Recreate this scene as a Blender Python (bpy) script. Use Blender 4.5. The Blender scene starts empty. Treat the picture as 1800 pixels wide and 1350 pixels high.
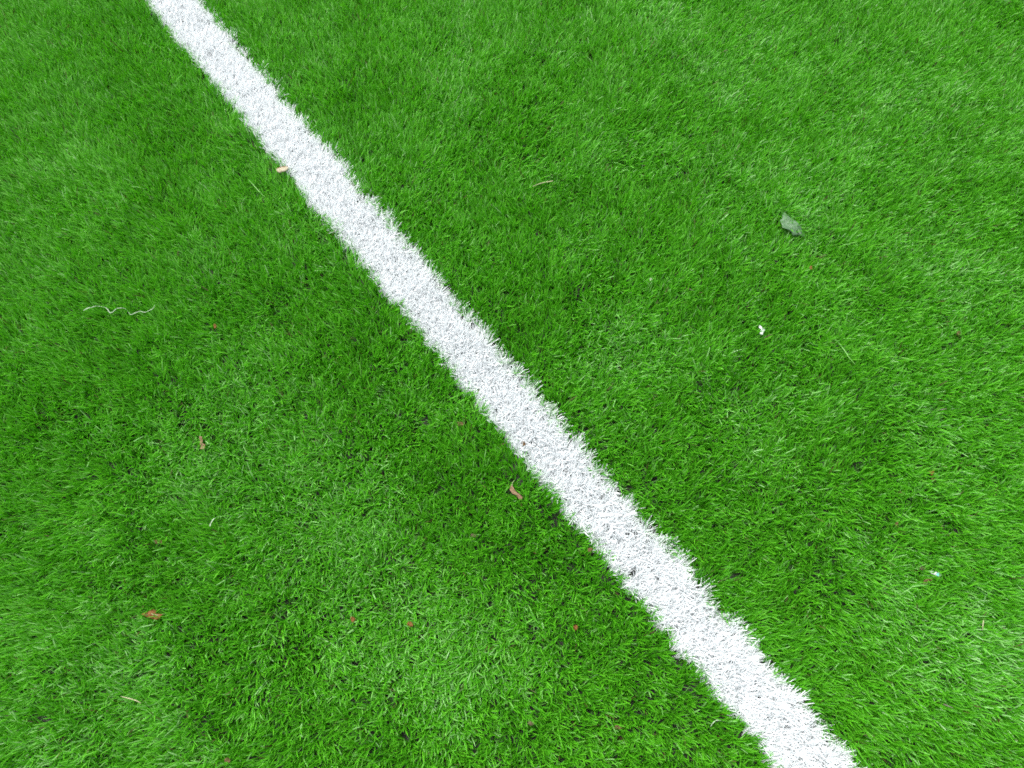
import bpy, math, random
import numpy as np

# ------------------------------------------------------------------ camera, light, exposure
sc = bpy.context.scene
C = sc.collection
W, H = 1800.0, 1350.0            # pixel frame in which the photograph was measured
F = 1200.0                       # focal length in those pixels (24 mm on a 36 mm frame)
TH = math.atan(F / 3215.0)       # tilt away from straight down
CAM_H = 1.24
cd = bpy.data.cameras.new("camera")
cd.sensor_width = 36.0
cd.lens = F / W * 36.0
cd.clip_start = 0.02
cd.clip_end = 500.0
cam = bpy.data.objects.new("camera", cd)
cam.location = (0, 0, CAM_H)
cam.rotation_euler = (TH, 0, 0)
C.objects.link(cam)
sc.camera = cam

world = bpy.data.worlds.new("World")
sc.world = world
world.use_nodes = True
wn = world.node_tree
wn.nodes.clear()
SUN_EL, SUN_AZ = math.radians(62), math.radians(-40)   # azimuth measured from +y towards +x
sky = wn.nodes.new("ShaderNodeTexSky")
sky.sky_type = 'NISHITA'
sky.sun_disc = False
sky.sun_elevation = SUN_EL
sky.sun_rotation = SUN_AZ
sky.air_density = 1.0
sky.dust_density = 4.0
sky.ozone_density = 1.0
hs = wn.nodes.new("ShaderNodeHueSaturation")           # overcast: the sky is nearly grey
hs.inputs['Saturation'].default_value = 0.22
bg = wn.nodes.new("ShaderNodeBackground")
bg.inputs['Strength'].default_value = 0.15
wo = wn.nodes.new("ShaderNodeOutputWorld")
wn.links.new(sky.outputs[0], hs.inputs['Color'])
wn.links.new(hs.outputs[0], bg.inputs['Color'])
wn.links.new(bg.outputs[0], wo.inputs['Surface'])

sd = bpy.data.lights.new("sun", 'SUN')
sd.energy = 1.3
sd.angle = math.radians(22)
sd.color = (1.0, 0.97, 0.93)
sun = bpy.data.objects.new("sun", sd)
dx, dy, dz = (math.sin(SUN_AZ) * math.cos(SUN_EL), math.cos(SUN_AZ) * math.cos(SUN_EL), math.sin(SUN_EL))
from mathutils import Vector
sun.rotation_euler = Vector((dx, dy, dz)).to_track_quat('Z', 'Y').to_euler()
sun.location = (dx * 20, dy * 20, dz * 20)
C.objects.link(sun)

vs = sc.view_settings
vs.view_transform = 'Standard'
vs.look = 'None'
vs.gamma = 1.0
vs.use_curve_mapping = False
vs.exposure = 0.98
sc.render.filter_size = 1.5
sc.cycles.pixel_filter_type = 'BLACKMAN_HARRIS'
sc.cycles.filter_width = 1.75
sc.cycles.use_denoising = False
sc.cycles.max_bounces = 8
sc.cycles.diffuse_bounces = 5
sc.cycles.transmission_bounces = 5
sc.cycles.glossy_bounces = 2

rng = np.random.default_rng(7)
random.seed(5)


def ground(px, py, z=0.0):
    """where the line of sight of a measured point meets the level z of the turf"""
    a = (px - W / 2) / F
    b = (H / 2 - py) / F
    t = (CAM_H - z) / (math.cos(TH) - b * math.sin(TH))
    return np.array([a * t, (b * math.cos(TH) + math.sin(TH)) * t])


# ------------------------------------------------------------------ materials
def new_mat(name):
    m = bpy.data.materials.new(name)
    m.use_nodes = True
    m.node_tree.nodes.clear()
    return m, m.node_tree.nodes, m.node_tree.links


def blade_material(name, stops, rough, transl, spec=0.5, tint_stops=None, trans_gain=(1, 1, 1)):
    """plastic fibre: every fibre carries its own 'tone' (0..1), the colour comes from a ramp over it"""
    m, n, l = new_mat(name)
    at = n.new("ShaderNodeAttribute"); at.attribute_name = "tone"
    rp = n.new("ShaderNodeValToRGB")
    el = rp.color_ramp.elements
    el[0].position, el[0].color = stops[0][0], (*stops[0][1], 1)
    el[1].position, el[1].color = stops[-1][0], (*stops[-1][1], 1)
    for p, c in stops[1:-1]:
        e = el.new(p); e.color = (*c, 1)
    l.new(at.outputs['Fac'], rp.inputs['Fac'])
    bs = n.new("ShaderNodeBsdfPrincipled")
    bs.inputs['Roughness'].default_value = rough
    bs.inputs['Specular IOR Level'].default_value = spec
    tr = n.new("ShaderNodeBsdfTranslucent")
    mul = n.new("ShaderNodeMix"); mul.data_type = 'RGBA'; mul.blend_type = 'MULTIPLY'
    mul.inputs['Factor'].default_value = 1.0
    mul.inputs[7].default_value = (*trans_gain, 1)
    l.new(rp.outputs[0], mul.inputs[6])
    l.new(rp.outputs[0], bs.inputs['Base Color'])
    l.new(mul.outputs[2], tr.inputs['Color'])
    mx = n.new("ShaderNodeMixShader"); mx.inputs[0].default_value = transl
    l.new(bs.outputs[0], mx.inputs[1]); l.new(tr.outputs[0], mx.inputs[2])
    out = n.new("ShaderNodeOutputMaterial")
    l.new(mx.outputs[0], out.inputs['Surface'])
    return m


GREEN = blade_material("green_fibre", [
    (0.00, (0.075, 0.055, 0.020)),
    (0.035, (0.110, 0.105, 0.035)),
    (0.05, (0.045, 0.235, 0.006)),
    (0.45, (0.091, 0.400, 0.010)),
    (0.75, (0.130, 0.470, 0.020)),
    (0.88, (0.195, 0.510, 0.085)),
    (1.00, (0.285, 0.550, 0.195))], 0.40, 0.30, spec=0.6, trans_gain=(1.0, 1.15, 0.7))  # palest stops hold the sheen of flattened fibres as colour
WHITE = blade_material("white_fibre", [
    (0.00, (0.68, 0.71, 0.71)),
    (0.25, (0.84, 0.87, 0.875)),
    (1.00, (0.905, 0.93, 0.935))], 0.48, 0.32, spec=0.45)


def speckled(name, cols, scale, rough=0.8, spec=0.3, bump=0.3, alpha=None, transl=0.0):
    m, n, l = new_mat(name)
    tc = n.new("ShaderNodeTexCoord")
    ns = n.new("ShaderNodeTexNoise"); ns.inputs['Scale'].default_value = scale
    ns.inputs['Detail'].default_value = 6; ns.inputs['Roughness'].default_value = 0.65
    l.new(tc.outputs['Object'], ns.inputs['Vector'])
    rp = n.new("ShaderNodeValToRGB"); el = rp.color_ramp.elements
    el[0].position, el[0].color = 0.33, (*cols[0], 1)
    el[1].position, el[1].color = 0.67, (*cols[-1], 1)
    for i, c in enumerate(cols[1:-1]):
        e = el.new(0.33 + 0.34 * (i + 1) / (len(cols) - 1)); e.color = (*c, 1)
    l.new(ns.outputs['Fac'], rp.inputs['Fac'])
    bs = n.new("ShaderNodeBsdfPrincipled")
    bs.inputs['Roughness'].default_value = rough
    bs.inputs['Specular IOR Level'].default_value = spec
    l.new(rp.outputs[0], bs.inputs['Base Color'])
    bp = n.new("ShaderNodeBump"); bp.inputs['Strength'].default_value = bump
    bp.inputs['Distance'].default_value = 0.002
    l.new(ns.outputs['Fac'], bp.inputs['Height']); l.new(bp.outputs[0], bs.inputs['Normal'])
    out = n.new("ShaderNodeOutputMaterial")
    if transl:
        tr = n.new("ShaderNodeBsdfTranslucent"); l.new(rp.outputs[0], tr.inputs['Color'])
        mx = n.new("ShaderNodeMixShader"); mx.inputs[0].default_value = transl
        l.new(bs.outputs[0], mx.inputs[1]); l.new(tr.outputs[0], mx.inputs[2])
        l.new(mx.outputs[0], out.inputs['Surface'])
    else:
        l.new(bs.outputs[0], out.inputs['Surface'])
    return m


def ground_material():
    """sand and rubber infill below the pile; far off, where no fibre is modelled, the green of the pile"""
    m, n, l = new_mat("infill")
    tc = n.new("ShaderNodeTexCoord")
    vo = n.new("ShaderNodeTexVoronoi"); vo.inputs['Scale'].default_value = 520
    l.new(tc.outputs['Object'], vo.inputs['Vector'])
    rp = n.new("ShaderNodeValToRGB"); el = rp.color_ramp.elements
    el[0].position, el[0].color = 0.0, (0.010, 0.016, 0.010, 1)
    el[1].position, el[1].color = 1.0, (0.045, 0.050, 0.032, 1)
    l.new(vo.outputs['Color'], rp.inputs['Fac'])
    ln = n.new("ShaderNodeVectorMath"); ln.operation = 'LENGTH'
    l.new(tc.outputs['Object'], ln.inputs[0])
    mr = n.new("ShaderNodeMapRange"); mr.inputs[1].default_value = 2.6; mr.inputs[2].default_value = 3.2
    l.new(ln.outputs['Value'], mr.inputs[0])
    ns = n.new("ShaderNodeTexNoise"); ns.inputs['Scale'].default_value = 60; ns.inputs['Detail'].default_value = 8
    l.new(tc.outputs['Object'], ns.inputs['Vector'])
    r2 = n.new("ShaderNodeValToRGB"); e2 = r2.color_ramp.elements
    e2[0].position, e2[0].color = 0.35, (0.010, 0.080, 0.006, 1)
    e2[1].position, e2[1].color = 0.65, (0.045, 0.240, 0.018, 1)
    l.new(ns.outputs['Fac'], r2.inputs['Fac'])
    mx = n.new("ShaderNodeMix"); mx.data_type = 'RGBA'
    l.new(mr.outputs[0], mx.inputs['Factor']); l.new(rp.outputs[0], mx.inputs[6]); l.new(r2.outputs[0], mx.inputs[7])
    bs = n.new("ShaderNodeBsdfPrincipled"); bs.inputs['Roughness'].default_value = 0.9
    bp = n.new("ShaderNodeBump"); bp.inputs['Distance'].default_value = 0.002
    l.new(vo.outputs['Distance'], bp.inputs['Height']); l.new(bp.outputs[0], bs.inputs['Normal'])
    l.new(mx.outputs[2], bs.inputs['Base Color'])
    out = n.new("ShaderNodeOutputMaterial"); l.new(bs.outputs[0], out.inputs['Surface'])
    return m


# ------------------------------------------------------------------ mesh helpers
def mesh_from(name, verts, quads=None, tris=None, mat=None, tone=None, smooth=False):
    me = bpy.data.meshes.new(name)
    verts = np.asarray(verts, dtype=np.float32)
    me.vertices.add(len(verts))
    me.vertices.foreach_set("co", verts.ravel())
    nq = 0 if quads is None else len(quads)
    nt = 0 if tris is None else len(tris)
    loops = np.concatenate([np.asarray(a, dtype=np.int32).ravel() for a in (quads, tris) if a is not None and len(a)])
    me.loops.add(len(loops))
    me.loops.foreach_set("vertex_index", loops)
    me.polygons.add(nq + nt)
    starts = np.concatenate([np.arange(nq) * 4, nq * 4 + np.arange(nt) * 3]).astype(np.int32)
    me.polygons.foreach_set("loop_start", starts)
    if smooth:
        me.polygons.foreach_set("use_smooth", np.ones(nq + nt, dtype=bool))
    if tone is not None:
        at = me.attributes.new("tone", 'FLOAT', 'POINT')
        at.data.foreach_set("value", np.asarray(tone, dtype=np.float32))
    me.update(calc_edges=True)
    if mat:
        me.materials.append(mat)
    return me


def link(name, me, loc=(0, 0, 0), parent=None, **props):
    o = bpy.data.objects.new(name, me)
    o.location = loc
    C.objects.link(o)
    if parent is not None:
        o.parent = parent
    for k, v in props.items():
        o[k] = v
    return o


# ------------------------------------------------------------------ ground
g = 60.0
link("ground", mesh_from("ground", [(-g, -g, 0), (g, -g, 0), (g, g, 0), (-g, g, 0)], quads=[(0, 1, 2, 3)],
                         mat=ground_material()), kind='structure')

# ------------------------------------------------------------------ fields over the ground
NOISE = {}


def noise(x, y, cell, seed):
    """smooth value noise in [-1, 1]"""
    if seed not in NOISE:
        NOISE[seed] = np.random.default_rng(seed).uniform(-1, 1, (256, 256))
    G = NOISE[seed]
    u, v = x / cell + 128, y / cell + 128
    i, j = np.floor(u).astype(int), np.floor(v).astype(int)
    fu, fv = u - i, v - j
    fu = fu * fu * (3 - 2 * fu); fv = fv * fv * (3 - 2 * fv)
    g00, g10 = G[i % 256, j % 256], G[(i + 1) % 256, j % 256]
    g01, g11 = G[i % 256, (j + 1) % 256], G[(i + 1) % 256, (j + 1) % 256]
    return (g00 * (1 - fu) + g10 * fu) * (1 - fv) + (g01 * (1 - fu) + g11 * fu) * fv


# the edges of the white line, measured at pile height
PILE = 0.014
la, lb = ground(249, 0, PILE), ground(246 + 0.822 * H, H, PILE)
ra, rb = ground(345, 0, PILE), ground(345 + 0.855 * H, H, PILE)
ld = (lb - la) / np.linalg.norm(lb - la)
rd = (rb - ra) / np.linalg.norm(rb - ra)
ln_ = np.array([-ld[1], ld[0]]); rn_ = np.array([-rd[1], rd[0]])      # pointing to the right of the line
print("line width", abs((la - ra) @ ln_), abs((lb - rb) @ ln_))

# trodden places (+) where the fibres lie down and shine, upright places (-) that look deeper
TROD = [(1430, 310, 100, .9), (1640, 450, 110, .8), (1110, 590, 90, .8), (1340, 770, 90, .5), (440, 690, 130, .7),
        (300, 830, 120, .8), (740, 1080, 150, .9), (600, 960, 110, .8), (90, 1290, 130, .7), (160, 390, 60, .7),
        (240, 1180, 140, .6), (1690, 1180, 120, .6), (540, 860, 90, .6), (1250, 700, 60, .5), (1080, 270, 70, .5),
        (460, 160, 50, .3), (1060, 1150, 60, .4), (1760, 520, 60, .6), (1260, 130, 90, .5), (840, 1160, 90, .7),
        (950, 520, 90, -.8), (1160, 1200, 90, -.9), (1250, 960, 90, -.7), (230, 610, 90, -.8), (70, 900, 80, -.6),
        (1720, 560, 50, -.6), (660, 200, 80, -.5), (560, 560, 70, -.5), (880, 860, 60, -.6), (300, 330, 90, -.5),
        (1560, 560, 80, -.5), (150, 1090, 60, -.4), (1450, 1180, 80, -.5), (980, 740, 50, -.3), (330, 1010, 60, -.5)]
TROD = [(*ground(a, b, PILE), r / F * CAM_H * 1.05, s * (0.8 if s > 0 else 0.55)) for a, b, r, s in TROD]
centre = ground(880, 800, PILE)


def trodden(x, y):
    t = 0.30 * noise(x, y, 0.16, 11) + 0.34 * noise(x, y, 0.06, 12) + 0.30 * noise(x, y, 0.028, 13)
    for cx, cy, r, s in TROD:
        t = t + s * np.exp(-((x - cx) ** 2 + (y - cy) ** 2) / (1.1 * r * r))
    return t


def lean(x, y):
    """horizontal lean of the pile: brushed away from the middle of the view, with local swirls"""
    rx, ry = x - centre[0], y - centre[1]
    r = np.hypot(rx, ry) + 1e-6
    k = 0.36 * np.clip(r / 0.9, 0, 1) ** 1.2 * np.where(rx < 0, 1.35, 0.9)
    lx = k * rx / r + 0.30 * noise(x, y, 0.20, 21) + 0.42 * noise(x, y, 0.06, 22) + 0.34 * noise(x, y, 0.022, 25) + 0.10
    ly = k * ry / r + 0.30 * noise(x, y, 0.20, 23) + 0.42 * noise(x, y, 0.06, 24) + 0.34 * noise(x, y, 0.022, 26) + 0.06
    return lx, ly


SG = 1.0 if ((ra - la) @ ln_) > 0 else -1.0


def make_blades(x, y, lx, ly, L, wid, segs, spread, phi_add, r):
    """arrays of ribbon fibres. x,y roots; lx,ly the lean of the tuft; returns verts (n, 2*(segs+1), 3)"""
    n = len(x)
    az = r.uniform(0, 2 * np.pi, n)
    sp = spread * np.sqrt(r.uniform(0.03, 1, n))
    hx, hy = lx + sp * np.cos(az), ly + sp * np.sin(az)
    hm = np.hypot(hx, hy) + 1e-6
    ux, uy = hx / hm, hy / hm
    phi0 = np.arctan(hm * 0.55)
    phi1 = np.clip(np.arctan(hm * 1.15) + phi_add + r.normal(0, 0.22, n), 0.05, 1.75)
    bend = r.normal(0, 0.20, n)                                   # sideways curl along the fibre
    pts = np.zeros((n, segs + 1, 3)); pts[:, 0, 0] = x; pts[:, 0, 1] = y
    dirs = np.zeros((n, segs + 1, 3))
    for s in range(segs + 1):
        t = s / segs
        ph = phi0 + (phi1 - phi0) * t ** 0.8
        a = bend * t
        cx = ux * np.cos(a) - uy * np.sin(a); cy = ux * np.sin(a) + uy * np.cos(a)
        dirs[:, s] = np.stack([np.sin(ph) * cx, np.sin(ph) * cy, np.cos(ph)], 1)
        if s:
            pts[:, s] = pts[:, s - 1] + (dirs[:, s] + dirs[:, s - 1]) * 0.5 * (L / segs)[:, None]
    pts[:, :, 2] = np.maximum(pts[:, :, 2], 0.0015)
    # ribbon side vector: horizontal side turned about the fibre by a random twist
    tw0 = r.normal(0, 0.75, n); tw1 = tw0 + r.normal(0, 0.5, n)
    V = np.zeros((n, segs + 1, 2, 3))
    for s in range(segs + 1):
        t = s / segs
        d = dirs[:, s] / np.linalg.norm(dirs[:, s], axis=1)[:, None]
        side = np.stack([-uy, ux, np.zeros(n)], 1)
        side -= (side * d).sum(1)[:, None] * d
        side /= np.linalg.norm(side, axis=1)[:, None]
        up = np.cross(d, side)
        tw = tw0 + (tw1 - tw0) * t
        w = side * np.cos(tw)[:, None] + up * np.sin(tw)[:, None]
        hw = (wid * 0.5 * (1.0 if s < segs else 0.45))[:, None]
        V[:, s, 0] = pts[:, s] - w * hw
        V[:, s, 1] = pts[:, s] + w * hw
    return V.reshape(n, -1, 3)


def ribbon_mesh(name, V, segs, tone, mat):
    n, k = V.shape[0], V.shape[1]
    base = (np.arange(n) * k)[:, None, None]
    q = np.array([[2 * s, 2 * s + 1, 2 * s + 3, 2 * s + 2] for s in range(segs)])[None]
    quads = (base + q).reshape(-1, 4)
    return mesh_from(name, V.reshape(-1, 3), quads=quads, mat=mat, tone=np.repeat(tone, k), smooth=True)


def tuft_roots(x0, x1, y0, y1, density, per, r):
    # the tufts are stitched on a grid, a little displaced by the weaving and by use
    c = 1.0 / math.sqrt(density)
    a = math.radians(37.0)
    ox, oy = (x0 + x1) / 2, (y0 + y1) / 2
    k = 1.45
    big = np.meshgrid(np.arange((x0 - ox) * k, (x1 - ox) * k, c), np.arange((x0 - ox) * k, (x1 - ox) * k, c))
    u, v = big[0].ravel(), big[1].ravel()
    u = u + r.normal(0, 0.31 * c, len(u)); v = v + r.normal(0, 0.31 * c, len(v))
    tx = ox + u * math.cos(a) - v * math.sin(a)
    ty = oy + u * math.sin(a) + v * math.cos(a)
    m = (tx > x0) & (tx < x1) & (ty > y0) & (ty < y1)
    return tx[m], ty[m]


def side_dist(x, y):
    """distance to the right of the left edge and of the right edge of the line"""
    return (x - la[0]) * ln_[0] + (y - la[1]) * ln_[1], (x - ra[0]) * rn_[0] + (y - ra[1]) * rn_[1]


def field(x0, x1, y0, y1, density, per, width, segs, keep, seed):
    """tufts over a rectangle; keep(x, y) masks them; returns green and white fibres"""
    r = np.random.default_rng(seed)
    tx, ty = tuft_roots(x0, x1, y0, y1, density, per, r)
    m = keep(tx, ty); tx, ty = tx[m], ty[m]
    dl, dr = side_dist(tx, ty)
    wob = 0.0022 * noise(tx, ty, 0.018, 31) + 0.0018 * noise(tx, ty, 0.045, 32)
    white = (dl + wob > 0) & (dr + wob < 0)
    edge = np.minimum(np.abs(dl), np.abs(dr))
    stray = (edge < 0.006) & (r.uniform(0, 1, len(tx)) < 0.07)
    white = white ^ stray
    lost = white & (np.abs(dr) < 0.010) & (r.uniform(0, 1, len(tx)) < 0.30)
    # the seam to the right of the line is thinly planted; inside the line the pile is denser
    thin = (~white) & (dr > -0.004) & (dr < 0.010) & (r.uniform(0, 1, len(tx)) < 0.28)
    thin = thin | lost
    tx, ty, white = tx[~thin], ty[~thin], white[~thin]
    out = []
    for flag in (False, True):
        s = white == flag
        x, y = tx[s], ty[s]
        k = per + (10 if flag else 0)
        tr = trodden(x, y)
        lx, ly = lean(x, y)
        if flag:
            lx, ly = lx * 0.5 + 0.24, ly * 0.5 + 0.16
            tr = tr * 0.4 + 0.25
            dls, drs = side_dist(x, y)
            over = np.exp(-(dls / 0.009) ** 2) * 0.7 + np.exp(-(drs / 0.010) ** 2) * 0.35
            lx, ly = lx + over * ln_[0] * SG, ly + over * ln_[1] * SG
        else:
            # next to the line the green pile leans over its left edge and away from its right one
            dls, drs = side_dist(x, y)
            over = np.exp(-((dls + 0.004) / 0.010) ** 2) * 0.75
            lx, ly = lx + over * ln_[0] * SG, ly + over * ln_[1] * SG
        tt = r.normal(0, 1, len(x))                         # a tone of the whole tuft
        tl = r.normal(0, 0.10, len(x))
        x, y, lx, ly, tr, tt, tl = [np.repeat(a, k) for a in (x, y, lx, ly, tr, tt, tl)]
        n = len(x)
        x = x + r.normal(0, 0.0024, n); y = y + r.normal(0, 0.0024, n)
        L = np.clip((0.0312 if not flag else 0.0305) * (1 + tl) * (1 + 0.12 * noise(x, y, 0.05, 41)) * r.uniform(0.62, 1.12, n), 0.010, 0.050)
        wid = width * (0.88 if flag else 1.0) * r.uniform(0.6, 1.25, n)
        V = make_blades(x, y, lx, ly, L, wid, segs, 0.95 if flag else 0.85, np.clip(0.26 * tr + 0.10, -0.10, 0.62), r)
        if flag:
            tone = np.clip(0.6 + 0.1 * tt + r.normal(0, 0.22, n), 0, 1)
        else:
            tone = np.clip(0.44 + 0.09 * tt + 0.07 * noise(x, y, 0.09, 51) + r.normal(0, 0.17, n), 0.06, 0.86)
            # pale fibres at random; more in trodden places, sky sheen painted into their tone
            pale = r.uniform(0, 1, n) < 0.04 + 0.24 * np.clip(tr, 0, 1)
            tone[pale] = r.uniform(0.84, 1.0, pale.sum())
            dead = r.uniform(0, 1, n) < 0.012
            tone[dead] = r.uniform(0.0, 0.04, dead.sum())
            L2 = dead
        out.append((V, tone))
    return out


# corners of what the photograph sees, with a small margin
cn = [ground(-60, -60), ground(W + 60, -60), ground(W + 60, H + 60), ground(-60, H + 60)]


def inside(x, y):
    yb, yt = cn[2][1], cn[0][1]
    t = (y - yb) / (yt - yb)
    hw = cn[2][0] + (cn[1][0] - cn[2][0]) * t
    return (y > yb) & (y < yt) & (np.abs(x) < hw)


def outside(x, y):
    return ~inside(x, y) & (np.hypot(x, y - 0.4) < 2.7)


X = cn[1][0]
near = field(-X, X, cn[2][1], cn[0][1], 9600, 13, 0.00195, 3, inside, 101)
far = field(-2.7, 2.7, -2.3, 3.1, 2600, 12, 0.0034, 2, outside, 102)
print("fibres", len(near[0][1]), len(near[1][1]), len(far[0][1]), len(far[1][1]))


def merged(name, a, b, mat):
    (Va, ta), (Vb, tb) = a, b
    ka, kb = Va.shape[1], Vb.shape[1]
    qa = (np.arange(len(Va)) * ka)[:, None, None] + np.array([[2*s, 2*s+1, 2*s+3, 2*s+2] for s in range(ka // 2 - 1)])[None]
    qb = len(Va) * ka + (np.arange(len(Vb)) * kb)[:, None, None] + np.array([[2*s, 2*s+1, 2*s+3, 2*s+2] for s in range(kb // 2 - 1)])[None]
    return mesh_from(name, np.concatenate([Va.reshape(-1, 3), Vb.reshape(-1, 3)]),
                     quads=np.concatenate([qa.reshape(-1, 4), qb.reshape(-1, 4)]), mat=mat,
                     tone=np.concatenate([np.repeat(ta, ka), np.repeat(tb, kb)]), smooth=True)


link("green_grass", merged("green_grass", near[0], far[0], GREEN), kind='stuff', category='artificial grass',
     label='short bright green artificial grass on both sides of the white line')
link("white_line_grass", merged("white_line_grass", near[1], far[1], WHITE), kind='stuff', category='pitch line',
     label='broad white line of dense white artificial grass running diagonally across the pitch')

# ------------------------------------------------------------------ rubber crumbs
def crumbs():
    r = np.random.default_rng(77)
    n1 = 9000
    x = r.uniform(-X, X, n1); y = r.uniform(cn[2][1], cn[0][1], n1)
    z = np.abs(r.normal(0, 0.004, n1)) + 0.001
    # some were kicked up and sit between the white fibres
    n2 = 300
    s = r.uniform(-0.1, 1.1, n2); t = r.uniform(0.03, 1.05, n2)
    p = la + (lb - la) * s[:, None]; q = ra + (rb - ra) * s[:, None]
    w = p + (q - p) * t[:, None]
    x = np.concatenate([x, w[:, 0]]); y = np.concatenate([y, w[:, 1]])
    z = np.concatenate([z, r.uniform(0.008, 0.019, n2)])
    m = inside(x, y); x, y, z = x[m], y[m], z[m]
    n = len(x)
    oct_ = np.array([(1, 0, 0), (-1, 0, 0), (0, 1, 0), (0, -1, 0), (0, 0, 1), (0, 0, -1)], float)
    V = oct_[None] * (r.uniform(0.0006, 0.0017, n)[:, None, None]) * r.uniform(0.5, 1.3, (n, 6, 1))
    V += r.normal(0, 0.0002, V.shape)
    a = r.uniform(0, 6.28, n)
    ca, sa = np.cos(a)[:, None], np.sin(a)[:, None]
    Vx = V[:, :, 0] * ca - V[:, :, 1] * sa; Vy = V[:, :, 0] * sa + V[:, :, 1] * ca
    V = np.stack([Vx, Vy, V[:, :, 2]], 2) + np.stack([x, y, z], 1)[:, None]
    T = np.array([(0, 2, 4), (2, 1, 4), (1, 3, 4), (3, 0, 4), (2, 0, 5), (1, 2, 5), (3, 1, 5), (0, 3, 5)])
    tris = ((np.arange(n) * 6)[:, None, None] + T[None]).reshape(-1, 3)
    return mesh_from("rubber_crumbs", V.reshape(-1, 3), tris=tris,
                     mat=speckled("black_rubber", [(0.012, 0.015, 0.013), (0.032, 0.036, 0.032)], 400, 0.7, 0.4))


link("rubber_crumbs", crumbs(), kind='stuff', category='rubber infill',
     label='black rubber crumbs scattered between the fibres of the turf')

# ------------------------------------------------------------------ litter on the turf
LIFT = 0.0014     # all measured rest heights below are raised by this
TOP = 0.0200      # height at which light things rest on the pile


def flake_mesh(name, outline, mat, z=TOP, curl=(0.0, 0.0), rough=0.0006, thick=0.0004, rings=5, tilt=(0, 0), seed=0):
    """thin curled body with the measured outline; star-shaped about its middle. Returns mesh and location."""
    z = z + LIFT
    r = random.Random(seed)
    P = np.array([ground(a, b, z) for a, b in outline])
    # refine the outline and make it slightly ragged
    Q = []
    for i in range(len(P)):
        a, b = P[i], P[(i + 1) % len(P)]
        for k in range(3):
            Q.append(a + (b - a) * k / 3)
    Q = np.array(Q)
    c = Q.mean(0)
    size = np.abs(Q - c).max()
    Q = np.array([c + (q - c) * (1 + r.uniform(-0.05, 0.05)) for q in Q])
    n = len(Q)
    u = (P - c); cov = u.T @ u; ev, ec = np.linalg.eigh(cov)
    ax, ay = ec[:, 1], ec[:, 0]

    def zz(p):
        d = (p - c) / size
        s, t = d @ ax, d @ ay
        return (curl[0] * s * s + curl[1] * t * t) * size + (tilt[0] * d[0] + tilt[1] * d[1]) * size + \
            rough * (math.sin(s * 7 + seed) + math.cos(t * 9 + seed * 2.1)) + r.uniform(-0.3, 0.3) * rough
    top = [(0, 0, zz(c))]
    for k in range(1, rings + 1):
        f = k / rings
        for q in Q:
            p = c + (q - c) * f
            top.append((p[0] - c[0], p[1] - c[1], zz(p)))
    N = len(top)
    verts = [(a, b, h + thick / 2) for a, b, h in top] + [(a, b, h - thick / 2) for a, b, h in top]
    tris, quads = [], []
    for i in range(n):
        j = (i + 1) % n
        tris.append((0, 1 + i, 1 + j)); tris.append((N, N + 1 + j, N + 1 + i))
        for k in range(rings - 1):
            a = 1 + k * n
            quads.append((a + i, a + n + i, a + n + j, a + j))
            quads.append((N + a + i, N + a + j, N + a + n + j, N + a + n + i))
        a = 1 + (rings - 1) * n
        quads.append((a + i, N + a + i, N + a + j, a + j))
    me = mesh_from(name, verts, quads=quads, tris=tris, mat=mat, smooth=True)
    return me, (c[0], c[1], z)


def strip_mesh(name, path, widths, mat, zs, thick=0.35, origin=None, sides=8):
    """a closed flattened stem through measured points; widths in metres (full width)"""
    zs = [z + LIFT for z in zs]
    P = [ground(a, b, z) for (a, b), z in zip(path, zs)]
    P3 = np.array([(p[0], p[1], z) for p, z in zip(P, zs)])
    # resample with Catmull-Rom
    pts, wd = [], []
    m = len(P3)
    for i in range(m - 1):
        p0, p1, p2, p3 = P3[max(i - 1, 0)], P3[i], P3[i + 1], P3[min(i + 2, m - 1)]
        for k in range(6):
            t = k / 6
            pts.append(0.5 * ((2 * p1) + (-p0 + p2) * t + (2 * p0 - 5 * p1 + 4 * p2 - p3) * t * t + (-p0 + 3 * p1 - 3 * p2 + p3) * t ** 3))
            wd.append(widths[i] + (widths[i + 1] - widths[i]) * t)
    pts.append(P3[-1]); wd.append(widths[-1])
    pts = np.array(pts)
    o = np.array(origin) if origin is not None else pts[len(pts) // 2]
    verts, quads, tris = [], [], []
    for i, (p, w) in enumerate(zip(pts, wd)):
        d = pts[min(i + 1, len(pts) - 1)] - pts[max(i - 1, 0)]
        d /= np.linalg.norm(d)
        s = np.cross(d, (0, 0, 1)); s /= np.linalg.norm(s)
        u = np.cross(s, d)
        for k in range(sides):
            a = 2 * math.pi * k / sides
            verts.append(p - o + s * math.cos(a) * w / 2 + u * math.sin(a) * w / 2 * thick)
    n = len(pts)
    for i in range(n - 1):
        for k in range(sides):
            a, b = i * sides + k, i * sides + (k + 1) % sides
            quads.append((a, b, b + sides, a + sides))
    verts.append(pts[0] - o); verts.append(pts[-1] - o)
    for k in range(sides):
        tris.append((n * sides, (k + 1) % sides, k))
        tris.append((n * sides + 1, (n - 1) * sides + k, (n - 1) * sides + (k + 1) % sides))
    return mesh_from(name, verts, quads=quads, tris=tris, mat=mat, smooth=True), tuple(o)


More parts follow.
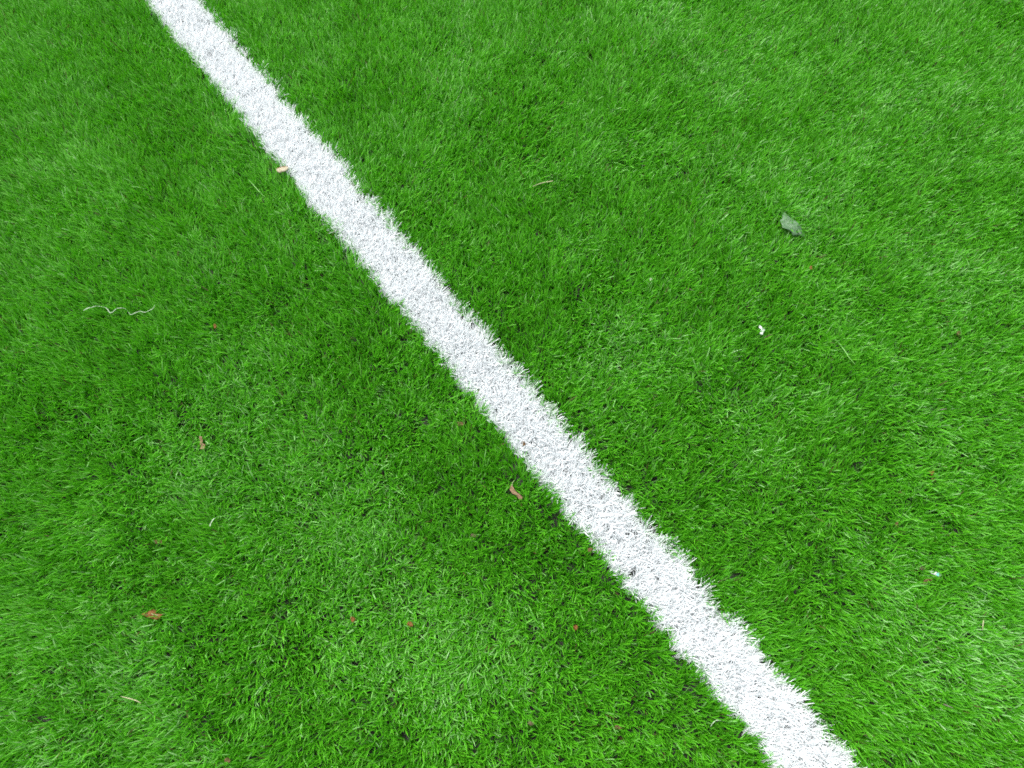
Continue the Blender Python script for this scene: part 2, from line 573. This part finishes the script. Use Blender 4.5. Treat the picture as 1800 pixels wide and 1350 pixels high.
BROWN = speckled("dry_leaf_brown", [(0.060, 0.034, 0.014), (0.12, 0.070, 0.030), (0.17, 0.11, 0.050)], 260, 0.75, 0.3, transl=0.15)
RUST = speckled("dry_leaf_rust", [(0.12, 0.040, 0.010), (0.22, 0.090, 0.022), (0.20, 0.11, 0.035)], 300, 0.7, 0.3, transl=0.2)
PINK = speckled("dry_leaf_pink", [(0.16, 0.090, 0.048), (0.25, 0.150, 0.090), (0.24, 0.17, 0.09)], 260, 0.7, 0.3, transl=0.15)
GREYBROWN = speckled("old_leaf_grey", [(0.07, 0.055, 0.03), (0.14, 0.12, 0.07)], 300, 0.85, 0.2, transl=0.1)
SAGE = speckled("sage_leaf", [(0.050, 0.115, 0.045), (0.085, 0.175, 0.080), (0.120, 0.220, 0.110)], 130, 0.55, 0.5, transl=0.1)
PALEGREEN = speckled("leaf_vein", [(0.10, 0.18, 0.08), (0.16, 0.25, 0.12)], 300, 0.6)
PALETIP = speckled("bleached_leaf", [(0.20, 0.26, 0.18), (0.40, 0.45, 0.37)], 300, 0.6)
PAPER = speckled("paper_white", [(0.42, 0.50, 0.42), (0.72, 0.78, 0.72)], 220, 0.6, 0.3, transl=0.2)
TEAL = speckled("printed_teal", [(0.10, 0.45, 0.42), (0.25, 0.60, 0.52)], 300, 0.5)
CREAM = speckled("split_wood", [(0.24, 0.19, 0.11), (0.36, 0.32, 0.21), (0.42, 0.41, 0.31)], 300, 0.7)
DARKWOOD = speckled("wood_edge", [(0.16, 0.08, 0.035), (0.26, 0.14, 0.06)], 300, 0.8)
STRAW = speckled("pale_straw", [(0.20, 0.24, 0.10), (0.38, 0.38, 0.22)], 220, 0.6)
THREAD = speckled("white_thread", [(0.28, 0.39, 0.24), (0.48, 0.58, 0.43)], 400, 0.6)
LONGGREEN = speckled("loose_green_fibre", [(0.10, 0.32, 0.04), (0.17, 0.38, 0.08)], 120, 0.45, 0.5)

DL = "dry leaf scraps lying on the turf"


def scrap(name, label, cat, outline, mat, group=None, **kw):
    me, loc = flake_mesh(name, outline, mat, **kw)
    o = link(name, me, loc, label=label, category=cat)
    if group:
        o['group'] = group
    return o


def child_strip(parent, name, path, widths, mat, zs, **kw):
    me, _ = strip_mesh(name, path, widths, mat, zs, origin=tuple(parent.location), **kw)
    return link(name, me, parent=parent)


def child_flake(parent, name, outline, mat, **kw):
    me, loc = flake_mesh(name, outline, mat, **kw)
    return link(name, me, tuple(np.array(loc) - np.array(parent.location)), parent=parent)


def blob(cx, cy, w, h, seed, ang=0.0, n=8):
    """an irregular small outline round a measured point"""
    r = random.Random(seed)
    out = []
    for i in range(n):
        a = 2 * math.pi * i / n + r.uniform(-0.2, 0.2)
        k = r.uniform(0.7, 1.15)
        u, v = math.cos(a) * w / 2 * k, math.sin(a) * h / 2 * k
        out.append((cx + u * math.cos(ang) - v * math.sin(ang), cy + u * math.sin(ang) + v * math.cos(ang)))
    return out


# the large grey-green leaf on the right
z = 0.0215
leaf = scrap("green_leaf", "curled grey-green leaf with a white tip lying on the grass right of the line", "leaf",
             [(1378, 371), (1381, 372), (1384, 378), (1390, 382), (1397, 387), (1404, 394), (1411, 402), (1416, 409),
              (1418, 414), (1409, 413), (1403, 410), (1395, 412), (1392, 407), (1382, 405), (1373, 403), (1374, 396), (1371, 388), (1376, 384), (1376, 376)],
             SAGE, z=z, curl=(-0.16, 0.30), rough=0.0013, seed=3, tilt=(-0.03, 0.02))
child_strip(leaf, "midrib", [(1379, 372), (1386, 389), (1396, 400), (1408, 411)], [0.0006, 0.0009, 0.0010, 0.0008], PALEGREEN,
            [z + 0.0002, z + 0.0006, z + 0.0006, z + 0.0000])
for va, vb in (((1384, 386), (1376, 392)), ((1390, 393), (1382, 402)), ((1397, 401), (1392, 406)), ((1387, 388), (1393, 386)), ((1394, 397), (1403, 396))):
    child_strip(leaf, "vein", [va, ((va[0] + vb[0]) / 2, (va[1] + vb[1]) / 2 + 0.5), vb], [0.0005, 0.0004, 0.0003], PALEGREEN,
                [z + 0.0004, z + 0.0005, z + 0.0003])
child_flake(leaf, "leaf_tip", [(1402, 404), (1404, 404), (1406, 407), (1407, 410), (1405, 410), (1403, 408)], PALETIP, z=z + 0.0012, seed=4)

# white scraps
z = 0.022
p = scrap("paper_scrap", "tiny bright white torn scrap alone in the grass below the curled grey-green leaf", "paper scrap",
          [(1335, 572), (1338, 574), (1340, 578), (1343, 577), (1345, 580), (1342, 585), (1339, 590), (1335, 587), (1337, 582), (1338, 578), (1334, 576)],
          PAPER, z=z, curl=(0.3, -0.3), seed=6)
p = scrap("paper_scrap", "crumpled white wrapper scrap with a teal edge beside a brown leaf near the right edge", "paper scrap",
          [(1633, 1005), (1639, 1003), (1645, 1005), (1651, 1006), (1657, 1009), (1656, 1012), (1650, 1014), (1645, 1012), (1638, 1008)],
          PAPER, z=z - 0.003, curl=(-0.3, 0.4), seed=8)
child_flake(p, "printed_edge", [(1646, 1008), (1650, 1007), (1651, 1010), (1649, 1013), (1646, 1011)], TEAL, z=z - 0.0010, seed=9)

# brown leaves with a shape of their own
l1 = scrap("dry_leaf", "long curled pinkish brown leaf scrap on the grass just left of the white line", "dry leaf",
           [(896, 852), (901, 853), (904, 860), (909, 866), (914, 869), (919, 874), (917, 880), (912, 877), (907, 870), (900, 867), (896, 861)],
           PINK, group=DL, z=0.022, curl=(-0.12, -0.9), seed=10)
child_strip(l1, "stalk", [(900, 854), (901, 848), (905, 844)], [0.0014, 0.0010, 0.0006], STRAW, [0.0225, 0.0215, 0.021])
l2 = scrap("dry_leaf", "largest rusty orange dry leaf, flat in the grass at the lower left", "dry leaf",
           [(250, 1080), (257, 1076), (264, 1073), (271, 1071), (276, 1073), (270, 1077), (280, 1079), (287, 1080), (284, 1085), (276, 1089), (268, 1088), (258, 1085)],
           RUST, group=DL, z=0.021, curl=(0.15, -0.4), seed=12)
child_strip(l2, "stalk", [(266, 1079), (276, 1081), (290, 1079)], [0.0014, 0.0010, 0.0005], STRAW, [0.0225, 0.023, 0.022])
l3 = scrap("dry_leaf", "two-lobed pinkish tan leaf scrap standing in the grass on the left side", "dry leaf",
           [(351, 768), (356, 768), (356, 774), (356, 779), (361, 781), (360, 790), (353, 790), (351, 784), (352, 777)],
           PINK, group=DL, z=0.0215, curl=(0.2, -0.5), seed=14)
l4 = scrap("dry_leaf", "flat brown leaf piece directly below the white wrapper scrap near the right edge", "dry leaf",
           [(1622, 1028), (1624, 1020), (1630, 1017), (1638, 1016), (1639, 1020), (1633, 1023), (1628, 1027)],
           BROWN, group=DL, z=0.0195, curl=(0.1, -0.4), seed=16)
scrap("dry_leaf", "dark brown leaf fragment half sunk in the grass just left of the white wrapper scrap", "dry leaf",
      blob(1621, 999, 12, 7, 17), GREYBROWN, group=DL, z=0.0185, seed=17)

SMALL = [
    (620, 1089, 8, 10, RUST, .0205, "tiny rust-brown speck of leaf in the lower grass, left of a redder one"),
    (721, 1097, 11, 9, RUST, .0215, "small square red-brown leaf bit in the middle of the lower grass"),
    (1012, 1103, 11, 11, RUST, .0205, "small orange-brown leaf bit with a pale rim near the bottom, left of the line"),
    (400, 1337, 11, 9, BROWN, .0215, "reddish brown leaf bit at the very bottom edge, left part of the grass"),
    (1086, 1279, 14, 9, BROWN, .0195, "brown leaf bit low in the grass between the line and the bottom edge"),
    (934, 1272, 12, 10, GREYBROWN, .0195, "dull grey-brown leaf bit near the bottom edge below the middle"),
    (832, 941, 10, 7, GREYBROWN, .0215, "grey-brown leaf speck below and left of the long pinkish leaf scrap"),
    (1037, 967, 9, 9, BROWN, .0205, "red-brown leaf bit tucked against the left edge of the white line"),
    (921, 780, 8, 10, BROWN, .0225, "brown leaf crumb lying on the white line near its left edge"),
    (278, 952, 15, 8, BROWN, .0195, "brown leaf bit under a long blade in the left grass, above the large rusty leaf"),
    (1638, 831, 9, 8, RUST, .0205, "upper of two tan leaf specks one above the other near the right edge"),
    (1641, 843, 9, 6, BROWN, .0205, "lower of two tan leaf specks one above the other near the right edge"),
    (1577, 922, 8, 11, BROWN, .0205, "upright brown leaf speck in the right grass above the white wrapper scrap"),
    (810, 745, 12, 8, BROWN, .0185, "dark brown leaf fleck sunk in the grass left of the middle of the line"),
    (1426, 471, 6, 6, RUST, .0205, "tiny orange leaf speck below the curled grey-green leaf"),
    (378, 573, 5, 9, RUST, .0200, "thin orange-brown leaf speck in the grass right of the white thread"),
    (1685, 586, 8, 8, BROWN, .0200, "small tan leaf speck in the upper right grass"),
]
for i, (cx, cy, w_, h_, mt, zz_, lab) in enumerate(SMALL):
    scrap("dry_leaf", lab, "dry leaf", blob(cx, cy, w_ * 1.1, h_ * 1.1, 40 + i), mt, group=DL, z=zz_ - .0003,
          curl=(0.2, -0.5), seed=40 + i, rings=3)

scrap("pebble", "small pale grey chip in a dark gap of the grass right of the line", "stone chip",
      blob(1144, 491, 6, 5, 90), speckled("pale_stone", [(0.40, 0.36, 0.33), (0.62, 0.58, 0.55)], 300, 0.8), z=0.018,
      thick=0.0022, curl=(-0.3, -0.3), seed=90, rings=3)

# wood splinter at the edge of the line
z = 0.0235
w = scrap("wood_splinter", "short cream wooden splinter poking out of the left edge of the white line", "wood splinter",
          [(485, 297), (493, 294), (500, 293), (507, 293), (506, 298), (499, 301), (491, 303), (486, 302)], CREAM, z=z,
          thick=0.0018, curl=(0, -0.4), rough=0.0002, seed=20)
child_strip(w, "bark_edge", [(484, 297), (492, 294), (500, 292.5), (506, 292)], [0.0010, 0.0014, 0.0014, 0.0008], DARKWOOD, [z, z + .0006, z + .0006, z])

# straws, threads and loose fibres
def straw(name, label, cat, path, widths, mat, zs, group=None, **kw):
    me, loc = strip_mesh(name, path, widths, mat, zs, **kw)
    o = link(name, me, loc, label=label, category=cat)
    if group:
        o['group'] = group
    return o


straw("dry_straw", "pale tapering straw lying in the upper grass right of the line", "straw",
      [(936, 328), (945, 324), (957, 320.5), (972, 318)], [0.0006, 0.0016, 0.0022, 0.0026], STRAW, [.021, .0235, .024, .0235], group="pale straws")
straw("dry_straw", "slim pale straw lying across the grass at the lower left", "straw",
      [(212, 1224), (224, 1227), (238, 1231), (248, 1236)], [0.0008, 0.0018, 0.0020, 0.0012], STRAW, [.021, .0245, .0245, .022], group="pale straws")
straw("dry_straw", "short pale upright straw in the lower right grass", "straw",
      [(1729, 1090), (1728, 1098), (1727, 1108)], [0.0018, 0.0022, 0.0012], STRAW, [.0235, .024, .020], group="pale straws")
straw("white_thread", "wavy loose white thread lying on the left grass", "thread",
      [(147, 546), (154, 542), (162, 540), (170, 538), (178, 539), (185, 540.5), (190, 545), (193, 549.5), (198, 548.5), (205, 542.5),
       (212, 541.5), (220, 542.5), (226, 549), (230, 553), (238, 550), (246, 547), (254, 549), (262, 546), (269, 542), (272, 536)],
      [0.0017, 0.0022, 0.0019, 0.0012, 0.0009, 0.0010, 0.0013, 0.0015, 0.0015, 0.0014, 0.0013, 0.0009, 0.0007, 0.0012, 0.0013, 0.0012, 0.0012, 0.0012, 0.0010, 0.0006],
      THREAD, [0.0227, 0.0247, 0.0247, 0.0207, 0.0197, 0.0237, 0.0252, 0.0252, 0.0252, 0.0252, 0.0252, 0.0207, 0.0177, 0.0247, 0.0252, 0.0247, 0.0247, 0.0247, 0.0237, 0.0197], thick=0.7)
straw("white_fibre", "tiny curved white fibre over a dark gap in the grass at the lower left", "loose fibre",
      [(369, 925), (371, 919), (375, 913), (379, 910)], [.0022, .0018, .0020, .0010], THREAD, [.0235, .025, .025, .022], thick=0.6)
straw("white_fibre", "thin hooked white fibre stuck in the grass left of the lower end of the line", "loose fibre",
      [(1249, 1277), (1254, 1270), (1260, 1266), (1267, 1267)], [.0008, .0014, .0014, .0006], THREAD, [.020, .024, .025, .022], thick=0.6)
straw("long_fibre", "long loose light green fibre lying straight across the right grass", "loose fibre",
      [(1473, 601), (1484, 615), (1494, 630), (1504, 641)], [.0012, .0022, .0020, .0010], LONGGREEN, [.021, .0255, .0255, .021])
straw("long_fibre", "long loose light green fibre near the splinter, left of the line", "loose fibre",
      [(437, 316), (447, 327), (457, 338), (466, 347)], [.0008, .0016, .0015, .0008], LONGGREEN, [.021, .0255, .0255, .021])
